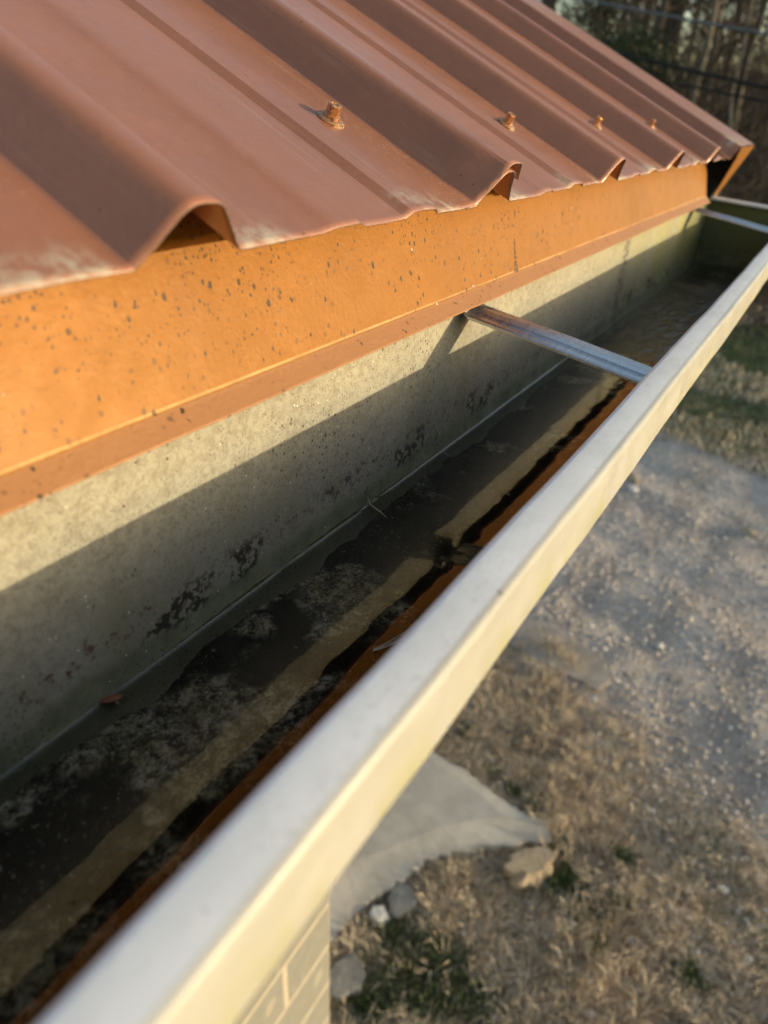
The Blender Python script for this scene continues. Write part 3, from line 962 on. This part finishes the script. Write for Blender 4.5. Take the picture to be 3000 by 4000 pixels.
o = obj('pebbles', stones_mesh('pebbles', x, y, s, mat_gs)); tag(o, 'loose pebbles lying between the dry grass tufts', 'pebbles', kind='stuff')

# grass: blades as three-point strips
def blades(name, x, y, h, wd, lean, mat, tint, z0=None, dirs=None):
    n = len(x)
    a = rng.uniform(0, 2 * np.pi, n) if dirs is None else dirs; b = rng.uniform(0, 2 * np.pi, n)
    dx, dy = np.cos(a), np.sin(a); wx, wy = np.cos(b) * wd, np.sin(b) * wd
    z = ground_h(x, y) if z0 is None else z0
    P0 = np.stack([x - wx, y - wy, z - .004], 1); P1 = np.stack([x + wx, y + wy, z - .004], 1)
    mx_, my_ = x + dx * lean * .35, y + dy * lean * .35
    P2 = np.stack([mx_ + wx * .8, my_ + wy * .8, z + h * .62], 1); P3 = np.stack([mx_ - wx * .8, my_ - wy * .8, z + h * .62], 1)
    P4 = np.stack([x + dx * lean, y + dy * lean, z + h * .95 - lean * .25], 1)
    V = np.stack([P0, P1, P2, P3, P4], 1).reshape(-1, 3)
    k_ = np.arange(n)[:, None] * 5
    F = np.concatenate([k_ + [0, 1, 2], k_ + [0, 2, 3], k_ + [3, 2, 4]], 0)
    me = bulk(name, V, F, mat)
    at = me.attributes.new('tint', 'FLOAT', 'POINT')
    at.data.foreach_set('value', np.repeat(tint, 5).astype(np.float32))
    return me
def on_slab(x, y):
    # rough outline of the pale slab
    e = y - np.interp(x, [1.0, 1.35, 1.74, 1.97, 2.26, 2.35], [1.0, .94, .82, .69, .36, .40])
    return (e > -.005) & (x < np.interp(y, [.35, .52, .70, .86, 1.1, 2.6], [2.27, 2.32, 2.35, 2.40, 2.42, 2.47])) & (x > .9)
tn = vnoise(77); tn2 = vnoise(78)
def grass_area(n, xr, yr, thin=True, edge=.0):
    q = n // 26
    cx = rng.uniform(*xr, q); cy = rng.uniform(*yr, q)      # tussocks
    ca = rng.uniform(0, 6.28, q); ct = rng.random(q)
    for a_, b_, r_ in ((2.075, .375, .16), (1.64, .775, .10), (1.535, .835, .07), (1.25, .81, .11)):
        bad = np.hypot(cx - a_, cy - b_) < r_
        cx[bad] += 6.
    k_ = rng.integers(0, q, n)
    x = cx[k_] + rng.normal(0, .024, n); y = cy[k_] + rng.normal(0, .024, n)
    return x, y, ca[k_] + rng.normal(0, .75, n), np.clip(ct[k_] * .7 + rng.random(n) * .4 - .05, 0, 1)
x, y, ga, gt = grass_area(115000, (.9, 3.9), (-2.2, 1.6))
e1 = x - (.45 * y + 2.95)
dens = np.clip(.50 - .9 * e1 + .75 * tn(x * 2.6, y * 2.6), .06, 1) * np.where(e1 > .35, .25, 1.)
kp = (rng.random(len(x)) < dens) & ~on_slab(x, y) & ~((x < 1.0) & (y > .68))
spg = np.array([(2.38, .03, .05), (1.503, .756, .10), (1.264, .70, .09), (1.528, .513, .08), (1.458, .358, .09), (2.10, .24, .09), (1.42, .60, .10), (1.35, .50, .09)])
for a_, b_, r_ in spg: kp &= (np.hypot(x - a_, y - b_) > r_ * 1.0) | (rng.random(len(x)) < .3)
x, y, ga, gt = x[kp], y[kp], ga[kp], gt[kp]
n = len(x); h = rng.uniform(.015, .095, n) * (1 + .4 * tn(x * 3, y * 3))
o = obj('dry_grass', blades('dry_grass', x, y, h, rng.uniform(.0011, .0028, n), rng.uniform(.01, .085, n), mat_straw, gt, None, ga))
tag(o, 'matted straw coloured winter grass around the slab', 'grass', kind='stuff')
# green tufts: placed where the photograph has them, and some noise
spots = [(2.665, .972, .05), (2.415, .475, .05), (2.447, .605, .03), (2.383, .031, .05), (2.177, .201, .05), (2.151, -.018, .05), (2.009, -.322, .06),
         (1.503, .756, .10), (1.264, .70, .09), (1.528, .513, .08), (1.458, .358, .09), (2.10, .24, .09), (2.03, .12, .07), (1.42, .60, .10), (1.35, .50, .09),
         (1.30, .30, .07), (1.75, -.35, .05), (2.5, .75, .03), (1.6, .62, .06), (1.18, .66, .08), (2.28, .30, .04), (1.9, .02, .04)]
gxs, gys = [], []
for cx_, cy_, r_ in spots:
    k_ = int(4500 * r_)
    gxs.append(rng.normal(cx_, r_ * .6, k_)); gys.append(rng.normal(cy_, r_ * .6, k_))
x = rng.uniform(1, 3.1, 5000); y = rng.uniform(-1.5, 1.2, 5000); kp = tn2(x * 2.6, y * 2.6) > .55
gxs.append(x[kp]); gys.append(y[kp])
x = np.concatenate(gxs); y = np.concatenate(gys)
kp = ~on_slab(x, y); x, y = x[kp], y[kp]; n = len(x)
o = obj('green_grass', blades('green_grass', x, y, rng.uniform(.015, .065, n), rng.uniform(.0016, .0042, n), rng.uniform(.005, .04, n), mat_green, rng.random(n)))
tag(o, 'green tufts growing through the dry grass', 'grass', kind='stuff')
# far lawn
x = rng.uniform(6.9, 13.5, 60000); y = rng.uniform(-1.2, 4.0, 60000)
kp = (x > .3 * y + 7.2 + .3 * tn(x, y)) & (rng.random(60000) < .55 + .5 * tn(x * 1.1, y * 1.1)); x, y = x[kp], y[kp]; n = len(x)
o = obj('lawn', blades('lawn', x, y, rng.uniform(.02, .08, n), rng.uniform(.003, .007, n), rng.uniform(.01, .06, n), mat_green, rng.random(n)))
tag(o, 'rough green lawn beyond the gravel', 'grass', kind='stuff')
x = rng.uniform(7.0, 15, 26000); y = rng.uniform(-1.2, 4.5, 26000)
kp = (x > .3 * y + 7.2) & (tn2(x * .9, y * .9) > -.1); x, y = x[kp], y[kp]; n = len(x)
o = obj('dead_stalks', blades('dead_stalks', x, y, rng.uniform(.03, .14, n), rng.uniform(.003, .006, n), rng.uniform(.02, .10, n), mat_straw, rng.random(n)))
tag(o, 'dead stalks and leaves strewn over the lawn', 'dead stalks', kind='stuff')

# ------------------------------------------------------------------ woods
def tube(V, F, pts, rads, seg=5):
    n0 = len(V)
    for i, p in enumerate(pts):
        d = (pts[min(i + 1, len(pts) - 1)] - pts[max(i - 1, 0)]).normalized()
        a = d.orthogonal().normalized(); b = d.cross(a)
        for s in range(seg):
            t = 2 * math.pi * s / seg
            V.append(tuple(p + (a * math.cos(t) + b * math.sin(t)) * rads[i]))
    for i in range(len(pts) - 1):
        for s in range(seg):
            F.append((n0 + i * seg + s, n0 + i * seg + (s + 1) % seg, n0 + (i + 1) * seg + (s + 1) % seg, n0 + (i + 1) * seg + s))
def make_tree(seed, height, rad, nb, barkm):
    r_ = random.Random(seed)
    V, F = [], []
    pts, rr = [], []
    p = Vector((0, 0, -.3)); dx, dy = r_.uniform(-.09, .09), r_.uniform(-.09, .09)
    n = 12
    for i in range(n + 1):
        t = i / n
        pts.append(Vector((dx * height * t + r_.uniform(-.06, .06) * (i > 0), dy * height * t + r_.uniform(-.06, .06) * (i > 0), -.3 + height * t)))
        rr.append(rad * .75 * (1 - .85 * t) * (1.25 if i == 0 else 1))
    tube(V, F, pts, rr, 8)
    trunk = mesh('trunk', V, F, barkm, True)
    V, F = [], []
    def branch(p, d, L_, r0, lvl):
        k_ = 5; P_ = [p]; q = d.copy()
        for i in range(k_):
            q = (q + Vector((r_.uniform(-.28, .28), r_.uniform(-.28, .28), r_.uniform(-.12, .25)))).normalized()
            P_.append(P_[-1] + q * L_ / k_)
        tube(V, F, P_, [r0 * (1 - .8 * i / k_) for i in range(k_ + 1)], 4 if lvl < 2 else 3)
        if lvl < 2:
            for i in range(r_.randint(3, 5)):
                s = r_.randint(1, k_)
                dd = (q + Vector((r_.uniform(-1, 1), r_.uniform(-1, 1), r_.uniform(-.3, .7)))).normalized()
                branch(P_[s], dd, L_ * r_.uniform(.35, .6), r0 * .45, lvl + 1)
    for i in range(nb):
        t = r_.uniform(.10, .97); j = int(t * n); base = pts[j].lerp(pts[min(j + 1, n)], t * n - j)
        a = r_.uniform(0, 6.28)
        branch(base, Vector((math.cos(a), math.sin(a), r_.uniform(.1, .9))).normalized(), height * r_.uniform(.12, .26) * (1.2 - .5 * t), rad * .22, 0)
    crown = mesh('crown', V, F, mat_twig)
    return trunk, crown
kinds = [make_tree(101, 9.5, .10, 16, mat_bark), make_tree(102, 12, .15, 18, mat_bark), make_tree(103, 8, .07, 18, mat_bark2),
         make_tree(104, 13, .19, 17, mat_bark), make_tree(105, 10.5, .12, 17, mat_bark2), make_tree(106, 7, .05, 18, mat_bark)]
def place_tree(k_, x, y, rz_, s, label, group=None):
    e = empty('bare_tree', (x, y, float(ground_h(x, y)) - .05), label, 'tree', group)
    e.rotation_euler = (0, 0, rz_); e.scale = (s, s, s)
    for nm, me in zip(('trunk', 'crown'), kinds[k_]):
        c = bpy.data.objects.new(nm, me); c.parent = e; link(c)
place_tree(4, 17.0, 17.0 * math.tan(R(10.9)), .4, 1.0, 'pale slender bare tree standing nearest at the front of the woods')
place_tree(2, 15.5, 15.5 * math.tan(R(7.2)), 2.1, .9, 'thin pale leaning tree at the right front of the woods')
place_tree(4, 19.0, 19.0 * math.tan(R(9.3)), 2.0, 1.1, 'pale forked bare tree just behind the nearest one')
rt_ = random.Random(44)
cnt = 0
while cnt < 165:
    if cnt < 80:
        az = rt_.uniform(3.0, 21.0); d = rt_.uniform(17, 42)
        x, y = d * math.cos(R(az)), d * math.sin(R(az))
    else:
        x, y = rt_.uniform(17, 60), rt_.uniform(-9, 45)
    place_tree(rt_.randrange(6), x, y, rt_.uniform(0, 6.28), rt_.uniform(.8, 1.25),
               'bare winter tree among many in the brown woods beyond the lawn', 'bare trees in the woods')
    cnt += 1
# brush and vines between the trunks: uncountable
def brush():
    r_ = np.random.default_rng(8)
    n = 26000
    az = np.radians(r_.uniform(-2, 30, n)); d = r_.uniform(13.5, 46, n)
    x, y = d * np.cos(az), d * np.sin(az)
    z = ground_h(x, y) + r_.random(n) ** 1.5 * r_.uniform(.3, 1.0, n) * (3.0 + .055 * (d - 13))
    k_ = 5
    p = np.stack([x, y, z], 1); dirv = r_.normal(0, 1, (n, 3)); dirv[:, 2] = np.abs(dirv[:, 2]) * .8
    dirv /= np.linalg.norm(dirv, axis=1)[:, None]
    L_ = r_.uniform(.3, 1.6, n); P_ = [p]
    for i in range(k_):
        dirv = dirv + r_.normal(0, .38, (n, 3)); dirv[:, 2] -= .12
        dirv /= np.linalg.norm(dirv, axis=1)[:, None]
        P_.append(P_[-1] + dirv * (L_ / k_)[:, None])
    V = []
    wv = r_.normal(0, 1, (n, 3)); wv /= np.linalg.norm(wv, axis=1)[:, None]
    wr = r_.uniform(.004, .013, n)[:, None]
    w2 = np.cross(wv, dirv); w2 /= np.linalg.norm(w2, axis=1)[:, None] + 1e-9
    tri = [wv, -.5 * wv + .87 * w2, -.5 * wv - .87 * w2]
    for i in range(k_ + 1):
        for t in tri: V.append(P_[i] + t * wr * (1 - .12 * i))
    V = np.stack(V, 1).reshape(-1, 3); S = 3 * (k_ + 1)
    b_ = np.arange(n)[:, None] * S; F = []
    for i in range(k_):
        for s in range(3):
            F.append(b_ + [i * 3 + s, i * 3 + (s + 1) % 3, (i + 1) * 3 + (s + 1) % 3, (i + 1) * 3 + s])
    F = np.concatenate(F, 0)
    return bulk('undergrowth', V, F, mat_twig)
o = obj('undergrowth', brush()); tag(o, 'tangled brown brush and vines between the tree trunks', 'brush', kind='stuff')

# dense evergreen at the left of the woods: trunk and leaf cards
def leafy(x, y, h, r, n, label, seed):
    r_ = np.random.default_rng(seed)
    e = empty('evergreen_tree', (x, y, float(ground_h(x, y)) - .05), label, 'tree')
    V, F = [], []
    tube(V, F, [Vector((0, 0, 0)), Vector((.05, .02, h * .5)), Vector((0, 0, h * .95))], [.12, .08, .02], 7)
    c = bpy.data.objects.new('trunk', mesh('trunk', V, F, mat_bark, True)); c.parent = e; link(c)
    cc = r_.normal(0, 1, (70, 3)); cc /= np.linalg.norm(cc, axis=1)[:, None]; cc *= r_.random((70, 1)) ** .4
    cc = cc * [r, r, h * .46] + [0, 0, h * .52]
    k_ = r_.integers(0, 70, n); p = cc[k_] + r_.normal(0, .16, (n, 3)) * [1, 1, 1.1]
    a = r_.normal(0, 1, (n, 3)); a /= np.linalg.norm(a, axis=1)[:, None]; b = np.cross(a, r_.normal(0, 1, (n, 3))); b /= np.linalg.norm(b, axis=1)[:, None]
    s = r_.uniform(.02, .055, n)[:, None]
    V = np.stack([p - a * s, p + b * s * .5, p + a * s, p - b * s * .5], 1).reshape(-1, 3)
    F = np.arange(n)[:, None] * 4 + [0, 1, 2, 3]
    me = bulk('crown', V, F, mat_ever)
    at = me.attributes.new('tint', 'FLOAT', 'POINT'); at.data.foreach_set('value', np.repeat(r_.random(n), 4).astype(np.float32))
    c = bpy.data.objects.new('crown', me); c.parent = e; link(c)
leafy(16.5, 16.5 * math.tan(R(15.2)), 4.6, 1.0, 15000, 'dark green evergreen at the left of the woods, half hidden by the roof', 3)
leafy(19.5, 19.5 * math.tan(R(17.5)), 5.4, 1.4, 15000, 'taller dark evergreen behind the first, above the roof edge', 4)

# far tree line all round, very low over the horizon
def treeline():
    r_ = np.random.default_rng(5); n = 9000
    a = r_.uniform(0, 2 * np.pi, n); d = r_.uniform(230, 330, n)
    x, y = d * np.cos(a), d * np.sin(a); z = ground_h(x, y)
    hh = r_.uniform(4, 9, n); wd = r_.uniform(1.5, 4, n)
    b = r_.uniform(0, np.pi, n); cx_, cy_ = np.cos(b) * wd, np.sin(b) * wd
    V = np.stack([np.stack([x - cx_, y - cy_, z - 1], 1), np.stack([x + cx_, y + cy_, z - 1], 1), np.stack([x + cx_ * .7, y + cy_ * .7, z + hh * .7], 1),
                  np.stack([x, y, z + hh], 1), np.stack([x - cx_ * .7, y - cy_ * .7, z + hh * .75], 1)], 1).reshape(-1, 3)
    k_ = np.arange(n)[:, None] * 5
    F = np.concatenate([k_ + [0, 1, 2], k_ + [0, 2, 4], k_ + [4, 2, 3]], 0)
    return bulk('far_woods', V, F, mat_twig)
o = obj('far_woods', treeline()); tag(o, 'distant woods along the horizon', 'woods', kind='stuff')

# ------------------------------------------------------------------ cables over the lawn, and their poles
def pole(x, y, label):
    e = empty('utility_pole', (x, y, float(ground_h(x, y)) - .1), label, 'pole')
    V, F = [], []
    tube(V, F, [Vector((0, 0, 0)), Vector((0, 0, 7.5))], [.14, .10], 12)
    c = bpy.data.objects.new('post', mesh('post', V, F, mat_pole, True)); c.parent = e; link(c)
    c = bpy.data.objects.new('crossarm', box_me('crossarm', (-.6, -.05, 6.5), (.6, .05, 6.62), mat_pole)); c.parent = e; link(c)
pole(14.9, -7.2, 'wooden utility pole right of the view carrying the cables')
pole(13.2, 11.5, 'wooden utility pole behind the roof carrying the cables')
def cable(a, b, r0, r1_, mat, label, D=14.):
    A = Vector(a) * (D / a[0]); B = Vector(b) * (D / b[0])
    d = B - A
    P0_, P3_ = A - d * 2.2, B + d * 2.6
    V, F, pts = [], [], []
    for i in range(33):
        t = i / 32; p = P0_.lerp(P3_, t)
        tm = (t - .5) ** 2
        pts.append(p + Vector((0, 0, H + (tm - .02) * .55)))
    tube(V, F, pts, [r0] * 33, 8)
    o = obj('overhead_cable', mesh('overhead_cable', V, F, mat, True))
    return tag(o, label, 'cable', None)
cable((.9604, .2787, .0662), (.9936, .1127, .0367), .028, 0, mat_cable, 'thick black overhead cable, upper of the dark pair before the woods')
cable((.9668, .2557, .0456), (.9940, .1090, .0235), .018, 0, mat_cable, 'thinner dark overhead cable, lowest of the three')
cable((.9485, .3168, .1148), (.9920, .1262, .0858), .020, 0, mat_cable2, 'grey overhead cable highest against the treetops')
